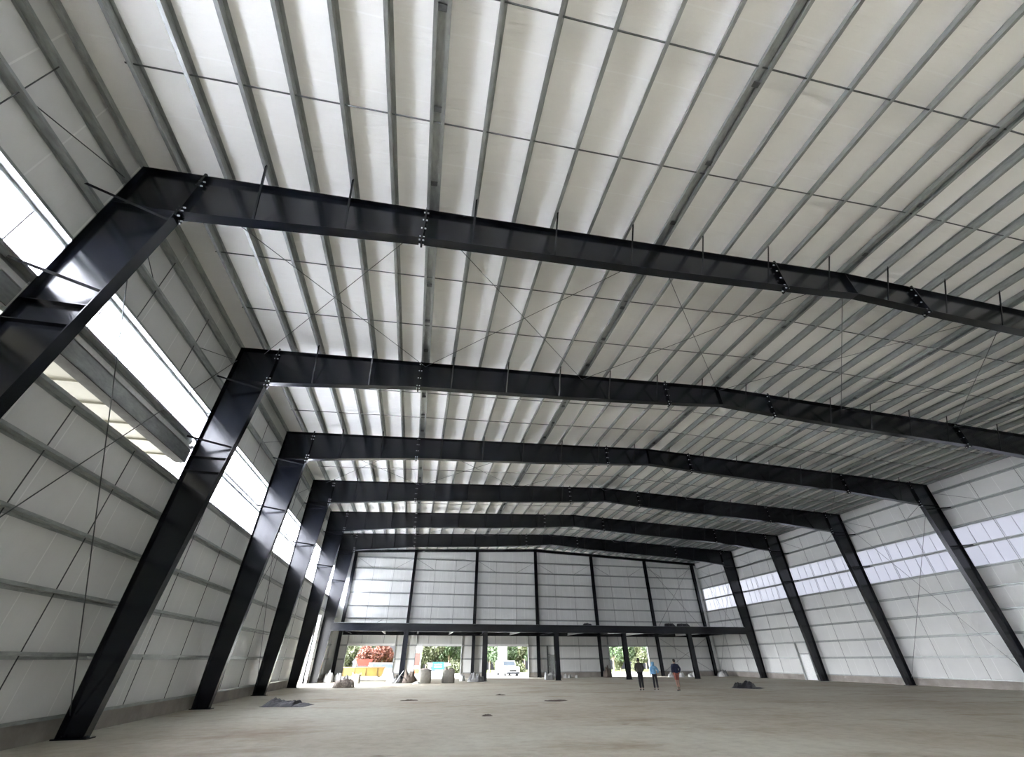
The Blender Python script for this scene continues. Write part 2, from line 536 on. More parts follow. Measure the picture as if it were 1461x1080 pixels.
for s in (-1, 1):
    parts['col', s] = column_mesh(s).mesh('column', MT['paint'])
    parts['raf', s] = rafter_mesh(s).mesh('rafter', MT['paint'])
    m = MB().box((min(s*(E+.06), s*(CIN0-.12)), -.2, 0), (max(s*(E+.06), s*(CIN0-.12)), .2, .03))
    for x in (E-.12, CIN0+.12):
        for y in (-.11, .11): m.tube([(s*x, y, .03), (s*x, y, .09)], .02, 6)
    parts['base', s] = m.mesh('base_plate', MT['paint'])
    m = MB()                                     # bolted knee end plate
    x = s*21.865
    m.box((x-.03, -.15, ZK-.16), (x+.03, .15, zr(21.86)+.10))
    plate_bolts(m, x, (ZK-.10, ZK+.10, ZK+.25, 12.55, 12.75, zr(21.86)+.045), s)
    parts['knee', s] = m.mesh('end_plate', [MT['paint'], MT['bolt']])
    for q, xx in (('spl1', 15.7), ('spl2', 3.1)):
        m = MB()
        x = s*xx
        m.box((x-.028, -.15, zb(xx)-.11), (x+.028, .15, zr(xx)+.09))
        d = zr(xx)-zb(xx)
        plate_bolts(m, x, (zb(xx)-.06, zb(xx)+.09, zb(xx)+.09+d*.3, zb(xx)+.09+d*.6, zr(xx)-.09, zr(xx)+.05), s)
        parts[q, s] = m.mesh('splice_plate', [MT['paint'], MT['bolt']])
    m = MB()                                     # knee stiffener in line with the rafter's lower flange
    m.box((min(s*(CIN1+.01), s*(E-.02)), -.13, ZK-.008), (max(s*(CIN1+.01), s*(E-.02)), .13, ZK+.008))
    parts['stif', s] = m.mesh('stiffener', MT['paint'])
m = MB().box((-.012, -.14, zb(0)), (.012, .14, zr(0)-.03)); parts['ridge'] = m.mesh('stiffener', MT['paint'])
m = MB()
for z in (7.3, 7.85): m.box((-E+.02, -.14, z-.01), (-cin(z)-.005, .14, z+.01))
parts['canopy_stif'] = m.mesh('stiffener', MT['paint'])
def angle(p0, p1, s=.048):
    m = MB()
    m.bar(p0, p1, s, .007, up=(0, 1, 0)); m.bar(p0, p1, .007, s, up=(0, 1, 0), off=(s/2, s/2))
    return m
BR_K = [-16, -14, -11, -9, -7, -5, -3, -1, 1, 3, 5, 7, 9, 11, 14, 16]
brace_me = {}
for k in BR_K:
    x = PX[k]
    brace_me[k] = angle((x, -.75, zr(x)+.03), (x, -.12, zb(x)+.02)).mesh('flange_brace', MT['paint'])
for s in (-1, 1):
    for z in (8.31, 10.94):
        brace_me[s, z] = angle((s*(E+.02), -.8, z), (s*(cin(z)+.02), -.12, z-.03), .07).mesh('flange_brace', MT['paint'])
def FN(k): return 'nearest' if k == 1 else ORD[k]
for k in range(1, 7):
    lab = ['', 'nearest black steel portal frame, its rafter crossing the whole picture high up',
           'second black steel portal frame from the camera, spanning wall to wall',
           'third black steel portal frame from the camera, both knees in view',
           'fourth black steel portal frame from the camera, spanning wall to wall',
           'fifth black steel portal frame from the camera, spanning wall to wall',
           'sixth and farthest black steel portal frame, carrying the mezzanine ends'][k]
    t = thing('portal_frame', lab, 'steel frame', (0, YF[k], 0), group='black portal frames along the hall')
    for s in (-1, 1):
        c = link('column', parts['col', s], t)
        link('base_plate', parts['base', s], c); link('stiffener', parts['stif', s], c)
        if s < 0 and k <= 2: link('stiffener', parts['canopy_stif'], c)
        r = link('rafter', parts['raf', s], t)
        for q in ('knee', 'spl1', 'spl2'): link('end_plate' if q == 'knee' else 'splice_plate', parts[q, s], r)
        for z in (8.31, 10.94): link('flange_brace', brace_me[s, z], t)
        if s < 0: link('stiffener', parts['ridge'], r)
    for b in BR_K: link('flange_brace', brace_me[b], t)

# ------------------------------------------------------------------ roof purlins, struts, sag rods, bracing
TS = .005
def zsec(m, x, s, y0, y1, d=PD, fl=.09):
    m.box((x-TS/2, y0, 0), (x+TS/2, y1, d))
    m.box((x, y0, 0), (x+s*fl, y1, TS) if s > 0 else (x, y1, TS)) if s > 0 else m.box((x-fl, y0, 0), (x, y1, TS))
    m.box((x-fl, y0, d-TS), (x, y1, d)) if s > 0 else m.box((x, y0, d-TS), (x+fl, y1, d))
    if s > 0: m.box((x+fl-TS, y0, 0), (x+fl, y1, .022))
    else: m.box((x-fl, y0, 0), (x-fl+TS, y1, .022))
    return m
pm = {}
def purlin_mesh(L, s):
    key = (round(L, 3), s)
    if key not in pm: pm[key] = zsec(MB(), 0, s, .0, L).mesh('roof_purlin', MT['galv'])
    return pm[key]
GAP = .012
strut_parts = {}
def strut_meshes(L):
    if L not in strut_parts:
        a = zsec(MB(), .10, 1, 0, L, fl=.09).mesh('channel', MT['galv'])
        b = zsec(MB(), -.10, -1, 0, L, fl=.09).mesh('channel', MT['galv'])
        c = MB().box((-.095, -.06, .0), (.095, .06, .05)); c.box((-.095, -.012, .05), (.095, .012, .16))
        e = MB().box((-.096, 0, .10), (.096, L, .108)).mesh('web_plate', MT['galv'])
        strut_parts[L] = (a, b, c.mesh('clip', MT['rod']), e)
    return strut_parts[L]
SLOPE = math.atan((R-H)/E)
for i in range(7):
    y0, y1 = bay(i)
    if i == 6: y1 = YE+.15
    L = round(y1-y0-GAP, 3)
    for k in sorted(PX):
        if i == 0 and k > 10: continue
        x = PX[k]
        side = 'left' if k < 0 else 'right'
        nn = 19-abs(k)
        rot = (0, (-SLOPE if k < 0 else SLOPE if k > 0 else 0), 0)
        if k == 0: wh = 'under the roof ridge'
        else: wh = '%s from the %s wall' % (ORD[nn], side)
        loc = (x, y0+GAP/2, zr(x)+.002)
        if k in THICK:
            t = thing('roof_strut', 'doubled purlin with clips %s, %s' % (between(i), wh), 'purlin', loc, group='doubled roof purlins')
            t.rotation_euler = rot
            a, b, c, e = strut_meshes(L)
            link('channel', a, t); link('channel', b, t); link('web_plate', e, t)
            for q in range(4): link('clip', c, t, (0, L*(q+.5)/4, 0))
        else:
            s = -1 if k < 0 else 1                     # lower flange points down the slope
            o = link('roof_purlin', purlin_mesh(L, s), None, loc, rot)
            tag(o, 'roof purlin %s, %s' % (between(i), wh), 'purlin', 'roof purlins')
# eave struts
for i in range(7):
    y0, y1 = bay(i)
    for s in (-1, 1):
        if i == 0 and s > 0: continue
        m = MB()
        x = s*(E-.02)
        m.box((x-.003, y0+.01, zr(E)+.0), (x+.003, y1-.01, zr(E)+.16))
        xa = x+s*.10
        m.box((min(x, xa), y0+.01, zr(E)), (max(x, xa), y1-.01, zr(E)+.006)); m.box((min(x, xa), y0+.01, zr(E)+.155), (max(x, xa), y1-.01, zr(E)+.16))
        tag(m.obj('eave_strut', MT['galv']), 'eave strut topping the %s wall %s' % ('left' if s < 0 else 'right', between(i)), 'beam', 'eave struts')
# sag rods across the purlins: two rows in every bay, one rod on each slope
for i in range(7):
    y0, y1 = bay(i)
    for j, fr in ((1, 1/3), (2, 2/3)):
        y = y0+(y1-y0)*fr
        for s in (-1, 1):
            x1 = 22.6
            if i == 0 and s > 0: x1 = 12
            m = MB().tube([(s*.05, y, zr(.05)+.075), (s*x1, y, zr(x1)+.075)], .021, 6)
            tag(m.obj('sag_rod', MT['rod']), 'sag rod, %s roof slope, %s, %s row' % ('left' if s < 0 else 'right', between(i), 'nearer' if j == 1 else 'farther'), 'rod', 'sag rods of the roof')
# crossed roof bracing rods in the first, third and fifth bays
TX = [PX[-18], PX[-12], PX[-6], 0, PX[6], PX[12], PX[18]]
panel = ['first roof panel from left wall', 'second roof panel from left wall', 'panel left of the ridge', 'panel right of the ridge', 'second roof panel from right wall', 'first roof panel from right wall']
for i in (1, 3, 5):
    y0, y1 = bay(i)
    for q in range(6):
        a, b = TX[q], TX[q+1]
        for d in (0, 1):
            xa, xb = (a, b) if d == 0 else (b, a)
            m = MB().tube([(xa, y0+.05, zr(xa)-.16-.03*d), (xb, y1-.05, zr(xb)-.16-.03*d)], .013, 5)
            tag(m.obj('brace_rod', MT['rod']), '%s-going brace rod, bay behind the %s frame, %s' % ('right' if d == 0 else 'left', FN(i), panel[q]) if 1 else ('', '', panel[q], 'right' if d == 0 else 'left'), 'rod', 'crossed roof brace rods')

# ------------------------------------------------------------------ wall girts
gm = {}
def girt_mesh(L):
    L = round(L, 3)
    if L not in gm:
        m = MB()                                  # built for the left wall: inner flange at x=0, wall side at x=-0.2
        m.box((-.2, 0, -.0025), (0, L, .0025))
        m.box((-.005, 0, 0), (0, L, .075)); m.box((-.2, 0, -.075), (-.195, L, 0))
        m.box((-.025, 0, .07), (0, L, .075))
        gm[L] = m.mesh('wall_girt', MT['galv'])
    return gm[L]
def level_name(z, zs): return ORD[1+sorted(zs).index(z)]
for s, nm in ((-1, 'left'), (1, 'right')):
    for i in range(7):
        y0, y1 = bay(i)
        if s > 0 and i in (0,): continue
        zs = list(GZ)
        if s < 0 and i < 2: zs = [.46, 1.78, 3.06, 4.37, 5.69, 6.88, 8.40, 9.68, 10.94, 12.21]
        for z in zs:
            segs = [(y0+.006, y1-.006)]
            if i == 5 and s < 0 and z < 5.2: segs = [(y0+.006, DOOR_L[0]-.08), (DOOR_L[1]+.08, y1-.006)]
            if i == 5 and s > 0 and z < 3.0: segs = [(y0+.006, MAN_R[0]-.08), (MAN_R[1]+.08, y1-.006)]
            for n_, (a, b) in enumerate(segs):
                o = link('wall_girt', girt_mesh(b-a), None, (s*(E+.004), a if s < 0 else b, z), (0, 0, 0 if s < 0 else math.pi))
                lab = '%s girt from the floor, %s wall, %s' % (level_name(z, zs), nm, between(i))
                if len(segs) > 1: lab = '%s girt up, %s wall, %s the door by the sixth frame' % (level_name(z, zs), nm, 'before' if n_ == 0 else 'beyond')
                tag(o, lab, 'girt', 'wall girts of the %s wall' % nm)
for i in (0, 1):                                 # deep header channel and rail over the slot on the left
    y0, y1 = bay(i)
    t = thing('header_channel', 'grey header channel above the cream slot %s' % between(i), 'beam', (0, 0, 0), group='header channels')
    m = MB().box((-E-.215, y0+.16, 7.56), (-E-.02, y1-.16, 7.575)); m.box((-E-.03, y0+.16, 7.56), (-E-.02, y1-.16, 8.02)); m.box((-E-.215, y0+.16, 8.01), (-E-.02, y1-.16, 8.02))
    m.obj('channel', MT['galv'], t)
    MB().box((-E-.38, y0+.16, 7.545), (-E-.02, y1-.16, 7.559)).obj('glare_strip', MT['glare_cover'], t)  # added dark strip hiding the glare on the slot's upper edge
    m = MB().box((-E-.12, y0+.16, 8.04), (-E-.01, y1-.16, 8.12)); m.obj('rail', MT['galv_light'], t)
    # liner strip behind is part of wall_left
WB = []
for s, nm in ((-1, 'left'), (1, 'right')):       # vertical sag rods with a diagonal at the top
    for i in range(7):
        if s > 0 and i == 0: continue
        y0, y1 = bay(i)
        for fr, wd in ((1/3, 'nearer'), (2/3, 'farther')):
            y = y0+(y1-y0)*fr
            zlo = .5
            if i == 5 and s < 0: zlo = 5.3
            t = thing('wall_sag_rod', 'upright sag rod, %s wall %s, %s one' % (nm, between(i), wd), 'rod', (s*(E+.10), y, 0), group='sag rods of the walls')
            MB().tube([(0, 0, zlo), (0, 0, 6.9)], .013, 6).obj('rod', MT['rod'], t)
            MB().tube([(0, 0, 9.7), (0, 0, 12.25)], .013, 6).obj('rod', MT['rod'], t)
            if not (s < 0 and i < 2): MB().tube([(0, 0, 6.9), (0, 0, 9.7)], .014, 6).obj('rod', MT['rod'], t)
            ye = (y0+.2-y) if fr < .5 else (y1-.2-y)
            MB().tube([(0, 0, 10.94), (0, ye, 12.2)], .013, 6).obj('diagonal_rod', MT['rod'], t)
for s, nm, bays in ((-1, 'left', (1, 3)), (1, 'right', (3, 6))):
    for i in bays:
        y0, y1 = bay(i)
        if i == 6: y1 -= .3
        x = s*(E-.06)
        for d in (0, 1):
            za, zb_ = ((.5, 12.2) if d == 0 else (12.2, .5))
            xx = x-s*.03*d
            pts = [((y0+.12), za), ((y1-.12), zb_)]
            m = MB().tube([(xx, pts[0][0], pts[0][1]), (xx, pts[1][0], pts[1][1])], .014, 5)
            tag(m.obj('wall_brace_rod', MT['rod']), 'wall brace rod, %s wall %s, %s' % (nm, between(i), 'rising' if d == 0 else 'falling'), 'rod', 'crossed wall brace rods')

# canopy outside the left wall, its cream underside seen through the slot
t = thing('canopy', 'cream canopy outside the left wall seen through the narrow slot', 'canopy', (-23.8, 0, 0))
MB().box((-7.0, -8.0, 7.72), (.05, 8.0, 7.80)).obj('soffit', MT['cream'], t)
MB().box((-7.0, -8.0, 2.0), (-6.94, 8.0, 7.72)).obj('light_block_board', MT['cream'], t)  # unseen board added to cut the daylight reaching soffit and slot
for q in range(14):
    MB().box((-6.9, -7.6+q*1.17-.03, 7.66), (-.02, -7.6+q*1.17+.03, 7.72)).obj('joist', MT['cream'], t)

# ------------------------------------------------------------------ end wall
EC = [-22.7, PX[-12], -7.762, 0, 7.762, PX[12], 22.7]
EC[1], EC[5] = -15.524, 15.524
ecn = ['in the left corner', 'first in from the left corner', 'second in from the left corner', 'under the ridge', 'second in from the right corner', 'first in from the right corner', 'in the right corner']
def hsec(m, x, y, z0, z1, wd, dp, tf=.018, tw=.012):
    m.box((x-wd/2, y-dp/2, z0), (x+wd/2, y-dp/2+tf, z1)); m.box((x-wd/2, y+dp/2-tf, z0), (x+wd/2, y+dp/2, z1)); m.box((x-tw/2, y-dp/2+tf, z0), (x+tw/2, y+dp/2-tf, z1))
    return m
for x, nm in zip(EC, ecn):
    t = thing('endwall_column', 'black end wall column %s, floor to roof' % nm, 'column', (x, YE-.17, 0), group='end wall columns')
    hsec(MB(), 0, 0, .02, zr(x)-.30, .34, .32).obj('shaft', MT['paint'], t)
    MB().box((-.24, -.2, 0), (.24, .2, .02)).obj('base_plate', MT['paint'], t)
t = thing('end_rafter', 'slim black end wall rafter under the far end of the roof', 'beam', (0, YE-.17, 0))
for s in (-1, 1):
    m = MB()
    for dz in (-.012, -.29): m.bar((s*23.3, 0, zr(23.3)+dz), (0, 0, zr(0)+dz), .26, .018)
    m.prism([(s*23.3, -.006, zr(23.3)-.29), (0, -.006, zr(0)-.29), (0, -.006, zr(0)-.01), (s*23.3, -.006, zr(23.3)-.01)], (0, .012, 0))
    m.obj('rafter', MT['paint'], t)
for q in range(6):
    a, b = EC[q]+.006, EC[q+1]-.006
    for z in GZ:
        segs = [(a, b)]
        for d0, d1, _, dz in DOORS+[MAN_E]:
            if a < d0 < b and z < dz-.3: segs = [(a, d0-.08), (d1+.08, b)]
        for n_, (p, r_) in enumerate(segs):
            o = link('wall_girt', girt_mesh(r_-p), None, (p, YE+.004, z), (0, 0, -math.pi/2))
            pn = ['left corner panel', 'second panel from the left', 'panel left of centre', 'panel right of centre', 'second panel from the right', 'right corner panel'][q]
            lab = '%s girt up, end wall, %s' % (level_name(z, GZ), pn)
            if len(segs) > 1: lab += ', %s of doorway' % ('left' if n_ == 0 else 'right')
            tag(o, lab, 'girt', 'wall girts of the end wall')
    for fr, wd in ((1/3, 'left'), (2/3, 'right')):
        x = a+(b-a)*fr
        zlo = 3.15 if any(d0-.1 < x < d1+.1 for d0, d1, _, _ in DOORS) else .5
        t = thing('wall_sag_rod', 'upright sag rod, end wall, %s one in the %s' % (wd, pn), 'rod', (x, YE+.1, 0), group='sag rods of the walls')
        MB().tube([(0, 0, zlo), (0, 0, 12.25)], .015, 6).obj('rod', MT['rod'], t)
        xe = (a+.2-x) if fr < .5 else (b-.2-x)
        MB().tube([(0, 0, 10.94), (xe, 0, 12.2)], .015, 6).obj('diagonal_rod', MT['rod'], t)
for z0, z1, nm in ((4.75, 12.6, 'above the mezzanine'), (.4, 3.95, 'below the mezzanine')):
    for d in (0, 1):
        xa, xb = (15.75, 22.5) if d == 0 else (22.5, 15.75)
        m = MB().tube([(xa, YE-.05-.03*d, z0), (xb, YE-.05-.03*d, z1)], .016, 5)
        tag(m.obj('wall_brace_rod', MT['rod']), 'end wall brace rod in the right corner panel, %s, rising to the %s' % (nm, 'right' if d == 0 else 'left'), 'rod', 'crossed wall brace rods')

# door openings: frames and headers
dn = 0
for q, (d0, d1, _, dz) in enumerate(DOORS):
    dn += 1
    m = MB()
    m.box((d0-.08, YE+.0, 0), (d0, EY1+.02, 4.37)); m.box((d1, YE+.0, 0), (d1+.08, EY1+.02, 4.37))
    m.box((d0, YE+.10, dz), (d1, EY1+.02, dz+.05))
    o = m.obj('door_%d' % dn, MT['galv'])
    struct(o)
    o['label'] = 'open doorway frame in the end wall, %s from the left' % ORD[q+1]
    if q < 3:
        MB().box((d0+.02, YE-.10, dz+.05), (d1-.02, YE+.09, dz+.24)).obj('header', MT['white'], o)
dn += 1
m = MB()
x0, x1, _, z1 = MAN_E
m.box((x0-.08, YE, 0), (x0, EY1, 3.06)); m.box((x1, YE, 0), (x1+.08, EY1, 3.06)); m.box((x0, YE, z1), (x1, EY1, z1+.06))
o = struct(m.obj('door_%d' % dn, MT['paint']))
o['label'] = 'grey man door in the end wall beside the centre post'
MB().box((x0+.01, YE+.12, .02), (x1-.01, YE+.17, z1-.01)).obj('door_leaf', MT['galv'], o)
MB().box((x0+.08, YE+.06, 1.0), (x0+.2, YE+.12, 1.05)).obj('handle', MT['bolt'], o)
dn += 1
m = MB()
y0, y1, _, z1 = DOOR_L
m.box((-WX1-.02, y0-.08, 0), (-E+.0, y0, z1)); m.box((-WX1-.02, y1, 0), (-E+.0, y1+.08, z1)); m.box((-WX1-.02, y0, z1), (-E-.21, y1, z1+.08))
struct(m.obj('door_%d' % dn, MT['galv_light']))['label'] = 'tall open doorway frame in the left wall before the sixth frame'
dn += 1
m = MB()
y0, y1, _, z1 = MAN_R
m.box((E, y0-.07, 0), (WX1, y0, 3.06)); m.box((E, y1, 0), (WX1, y1+.07, 3.06)); m.box((E+.1, y0, 2.08), (WX1, y1, 2.14))
o = struct(m.obj('door_%d' % dn, MT['galv']))
o['label'] = 'pale man door in the right wall beside the fifth frame'
MB().box((E+.16, y0+.01, .02), (E+.21, y1-.01, 2.07)).obj('door_leaf', MT['galv_light'], o)
MB().box((E+.19, y0+.01, 2.15), (E+.23, y1-.01, 3.0)).obj('over_panel', MT['side'], o)
MB().box((E+.10, y0+.1, 1.0), (E+.16, y0+.22, 1.05)).obj('handle', MT['bolt'], o)

# ------------------------------------------------------------------ mezzanine
MY = 5*B-.2
t = thing('mezzanine', 'black steel mezzanine floor across the far end above the doorways', 'mezzanine', (0, 0, 0))
def ibeam_x(x0, x1, y, z0, z1, fw=.26):
    m = MB().box((x0, y-fw/2, z0), (x1, y+fw/2, z0+.02)); m.box((x0, y-fw/2, z1-.02), (x1, y+fw/2, z1)); m.box((x0, y-.007, z0), (x1, y+.007, z1))
    return m
MXE = 22.4
ibeam_x(-MXE, MXE, MY, 4.0, 4.66).obj('front_beam', MT['paint'], t)
ibeam_x(-MXE, MXE, YE-.55, 4.0, 4.56).obj('rear_beam', MT['paint'], t)
for q in range(13):
    x = -21.4+q*3.57
    m = MB().box((x-.08, MY+.14, 4.1), (x+.08, YE-.69, 4.12)); m.box((x-.008, MY+.14, 4.1), (x+.008, YE-.69, 4.54)); m.box((x-.08, MY+.14, 4.54), (x+.08, YE-.69, 4.56))
    m.obj('joist', MT['galv_light'] if q % 2 == 1 else MT['paint'], t)  # every second joist pale: floor light on its flange put into the colour
MB().box((-MXE+.12, MY-.02, 4.66), (MXE-.12, YE-.36, 4.70)).obj('deck', MT['deck'], t)
for x, nm in zip((-15.4, -7.6, -.2, 7.3, 15.0), ('first from the left', 'second from the left', 'in the middle', 'in the doorway on the right', 'nearest the right wall')):
    p = thing('mezzanine_post', 'black post under the mezzanine front beam, %s' % nm, 'post', (x, MY, 0), group='mezzanine posts')
    hsec(MB(), 0, 0, .02, 3.99, .46, .34).obj('shaft', MT['paint'], p)
    MB().box((-.3, -.24, 0), (.3, .24, .02)).obj('base_plate', MT['paint'], p)
    MB().box((-.25, -.2, 3.93), (.25, .2, 4.0)).obj('cap_plate', MT['paint'], p)

# ------------------------------------------------------------------ lumpy things
def blob(nx=14, ny=10, f=None):
    pass
def lump(name, loc, sx, sy, sz, mt, label, cat, seed=0, rough=.35, fs=2.2, group=None, n=26, parent=None, rz=0, flat=.0):
    """heap or crumpled sheet: a closed dome whose surface is folded by noise"""
    m = MB(); v = []; f = []
    rings = n//2
    for j in range(rings+1):
        t = j/rings
        for i in range(n):
            a = 2*math.pi*i/n
            edge = 1+.28*noise.noise((math.cos(a)*1.3+seed, math.sin(a)*1.3, seed*1.7))
            rr = math.sin(t*math.pi/2)*edge if t > 0 else 0.0
            x, y = math.cos(a)*rr, math.sin(a)*rr
            h = (1-t**2.2)
            h *= 1+rough*2*noise.noise((x*fs+seed*3, y*fs, seed))
            h += rough*.5*abs(noise.noise((x*fs*2.6, y*fs*2.6+seed, 9)))*(1-t)
            v.append((x*sx, y*sy, max(0, h*sz) if t < 1 else 0))
    for j in range(rings):
        for i in range(n):
            f.append((j*n+i, j*n+(i+1) % n, (j+1)*n+(i+1) % n, (j+1)*n+i)[::-1])
    m.add(v, f, 0, True)
    m.f.append([rings*n+i for i in reversed(range(n))]); m.mi.append(0); m.sm.append(False)
    o = m.obj(name, mt, parent, loc)
    o.rotation_euler = (0, 0, rz)
    if parent is None: tag(o, label, cat, group)
    return o
def tarp(loc, rz, L, W, hgt, seed, label):
    m = MB(); nx, ny = 60, 26; v = []; f = []
    for j in range(ny+1):
        for i in range(nx+1):
            u, q = i/nx*2-1, j/ny*2-1
            wob = 1+.25*noise.noise((u*2+seed, 3, 0))
            x = u*L/2; y = q*W/2*wob
            e = max(0, 1-abs(u)**6)*max(0, 1-abs(q)**2.2)
            ridge = .45+.55*noise.noise((u*1.5+seed, q*.8, 1.3))+.35*abs(noise.noise((u*4+seed, q*3, 5)))
            tail = .35 if u > .45 else 1
            if u < -.8: tail = .8
            z = .012+hgt*e*max(.05, ridge+.25)*tail+.03*noise.noise((u*9, q*6, seed))*e
            v.append((x, y, max(.004, z)))
    for j in range(ny):
        for i in range(nx):
            a = j*(nx+1)+i; f.append((a, a+1, a+nx+2, a+nx+1))
    k = (nx+1)*(ny+1)
    m.add(v, f, 0, True)
    v2 = [(x, y, 0) for x, y, z in v]
    rim = [i for i in range(nx+1)]+[j*(nx+1)+nx for j in range(1, ny+1)]+[ny*(nx+1)+i for i in range(nx-1, -1, -1)]+[j*(nx+1) for j in range(ny-1, 0, -1)]
    n = len(rim)
    m.add([v[i] for i in rim]+[v2[i] for i in rim], [(i, n+i, n+(i+1) % n, (i+1) % n) for i in range(n)], 0, True)
    o = m.obj('crumpled_tarp', MT['tarp'], None, loc)
    o.rotation_euler = (0, 0, rz)
    tag(o, label, 'tarp')
tarp((-19.85, 17.0, 0), -.18, 1.9, 1.3, .30, 2.1, 'crumpled black plastic sheet on the floor near the left wall')
tarp((8.75, 24.0, 0), -.9, 1.9, 1.3, .38, 5.4, 'crumpled black plastic sheet on the floor towards the right wall')

def bulk_bag(loc, wd, h, label, seed, fill=True, open_loops=False):
    t = thing('bulk_bag', label, 'bag', loc, group='woven bulk bags')
    m = MB(); n, rings = 28, 10; v = []; f = []
    for j in range(rings+1):
        t_ = j/rings
        for i in range(n):
            a = 2*math.pi*i/n
            c, s_ = math.cos(a), math.sin(a)
            k = 1/max(abs(c), abs(s_))**.75
            rr = wd/2*k*(1.0-.10*t_+.08*math.sin(math.pi*t_))*(1+.05*noise.noise((c*2+seed, s_*2, t_*3)))
            v.append((c*rr*.92, s_*rr*.92, h*t_*(1+.06*noise.noise((c+seed, s_, 7))*t_)))
    for j in range(rings):
        for i in range(n): f.append((j*n+i, j*n+(i+1) % n, (j+1)*n+(i+1) % n, (j+1)*n+i))
    m.add(v, f, 0, True)
    m.f.append([i for i in reversed(range(n))]); m.mi.append(0); m.sm.append(False)
    m.f.append([(rings-1)*n+i for i in range(n)]); m.mi.append(0); m.sm.append(False)
    m.obj('sack', MT['bag'], t)
    if fill: lump('fill', (0, 0, h*.86), wd*.42, wd*.42, h*.2, MT['rubble'], None, None, seed, .5, 3, parent=t, n=20)
    for a in (.25, .75, 1.25, 1.75):
        c, s_ = math.cos(a*math.pi), math.sin(a*math.pi)
        p = Vector((c*wd*.56, s_*wd*.56, h*.9))
        tz = .22 if open_loops else .10
        MB().tube([p, p+Vector((c*.04, s_*.04, tz)), p+Vector((-s_*.12, c*.12, tz*.9)), p+Vector((-s_*.14, c*.14, 0))], .018, 5).obj('lifting_loop', MT['bag'], t)
bulk_bag((-19.2, 38.2, 0), .80, .62, 'part filled woven bulk bag behind the rubble heap by the first doorway', 1.3, True, True)
bulk_bag((-13.3, 37.2, 0), 1.2, .98, 'full grey bulk bag beside the first mezzanine post', 2.7)
bulk_bag((-11.2, 37.7, 0), 1.2, .98, 'full grey bulk bag in front of the second doorway, standing alone', 4.1)
# front rubble heap in a burst sack
t = thing('rubble_heap', 'low heap of rubble in a burst sack in front of first doorway', 'rubble', (-19.4, 31.8, 0))
lump('sack', (0, 0, 0), .72, .55, .42, MT['rubble'], None, None, 3.3, .5, 2.6, parent=t)
for q in range(9):
    a = q*2.4
    lump('chunk', (.45*math.cos(a)*(.4+.06*q), .34*math.sin(a)*(.4+.06*q), .18), .12, .10, .22, MT['paperwhite'] if q % 3 == 0 else MT['rubble'], None, None, q, .6, 3, parent=t, n=10)
def scrap(loc, L, wd, th, rz, tilt, mt, name, label, cat, group):
    m = MB().bar((-L/2, 0, 0), (L/2, 0, 0), wd, th)
    o = m.obj(name, mt, None, loc)
    o.rotation_euler = (0, tilt, rz)
    return tag(o, label, cat, group)
# debris at the foot of the first mezzanine post
lump('debris_heap', (-15.9, 38.4, 0), .75, .5, .45, MT['greybag'], 'heap of grey rubbish left of the first mezzanine post', 'debris', 6.1, .7, 3)
lump('debris_heap', (-14.55, 38.3, 0), .62, .45, .62, MT['timber'], 'heap of brown debris right of the first mezzanine post', 'debris', 7.7, .7, 3)
scrap((-15.5, 37.7, .46), 1.15, .10, .04, .5, -.9, MT['greybag'], 'wood_offcut', 'grey offcut leaning on the rubbish at the first mezzanine post', 'plank', None)
scrap((-15.0, 37.6, .34), 1.0, .09, .04, .2, .7, MT['timber'], 'wood_offcut', 'brown offcut leaning against the first mezzanine post', 'plank', None)
lump('white_sack', (-14.0, 36.1, 0), .34, .22, .14, MT['paperwhite'], 'flat white sack on the floor before the grey bulk bag', 'sack', 8.8, .4, 3)
# second mezzanine post
lump('debris_heap', (-8.45, 39.3, 0), .75, .4, .40, MT['greybag'], 'dark rubbish heap left of the second mezzanine post', 'debris', 3.9, .7, 3)
lump('white_sack', (-9.6, 40.9, 0), .3, .25, .42, MT['paperwhite'], 'white sack right of the second doorway', 'sack', 2.2, .4, 3)
# right of the third doorway
lump('white_sack', (-.9, 41.9, 0), .22, .2, .55, MT['paperwhite'], 'upright white sack right of the third doorway', 'sack', 5.2, .3, 3)
lump('white_sack', (-2.25+1.9, 42.3, 0), .4, .3, .5, MT['paperwhite'], 'fat white sack left of the middle mezzanine post', 'sack', 9.2, .3, 3)
lump('debris_heap', (1.4, 46.2, 0), .7, .5, .40, MT['greybag'], 'dark rubbish heap before the man door in the end wall', 'debris', 1.9, .7, 3)
for q, (x, y, s) in enumerate(((2.35, 45.8, .25), (3.0, 46.3, .2), (3.7, 46.0, .18))):
    lump('white_sack', (x, y, 0), s, s*.8, s*1.1, MT['paperwhite'], 'small white scrap by the end wall, %s right of the man door' % ('just', 'second one', 'third one')[q], 'sack', q+.5, .4, 3)
# by the fourth doorway
lump('debris_heap', (7.75, 46.8, 0), .5, .45, .62, MT['timber'], 'brown debris heaped left of the fourth doorway', 'debris', 4.6, .6, 3)
lump('debris_heap', (16.1, 46.9, 0), .55, .4, .45, MT['greybag'], 'dark rubbish at the column right of the fourth doorway', 'debris', 5.9, .6, 3)
for q, (x, y, s) in enumerate(((14.9, 45.4, .34), (16.0, 45.0, .36), (17.2, 45.1, .3), (18.3, 45.8, .42))):
    lump('white_sack', (x, y, 0), s, s*.8, s, MT['paperwhite'], '%s of four white sacks in a row behind the walking people' % ('leftmost', 'second', 'third', 'rightmost')[q], 'sack', q+11.5, .4, 3, 'white sacks behind the people')
lump('white_sack', (21.3, 45.2, 0), .3, .26, .4, MT['paperwhite'], 'white sack at the foot of the right corner column', 'sack', 3.4, .4, 3)
lump('debris_heap', (22.1, 46.2, 0), .7, .5, .45, MT['greybag'], 'dark heap at the foot of the right corner column', 'debris', 8.9, .6, 3)
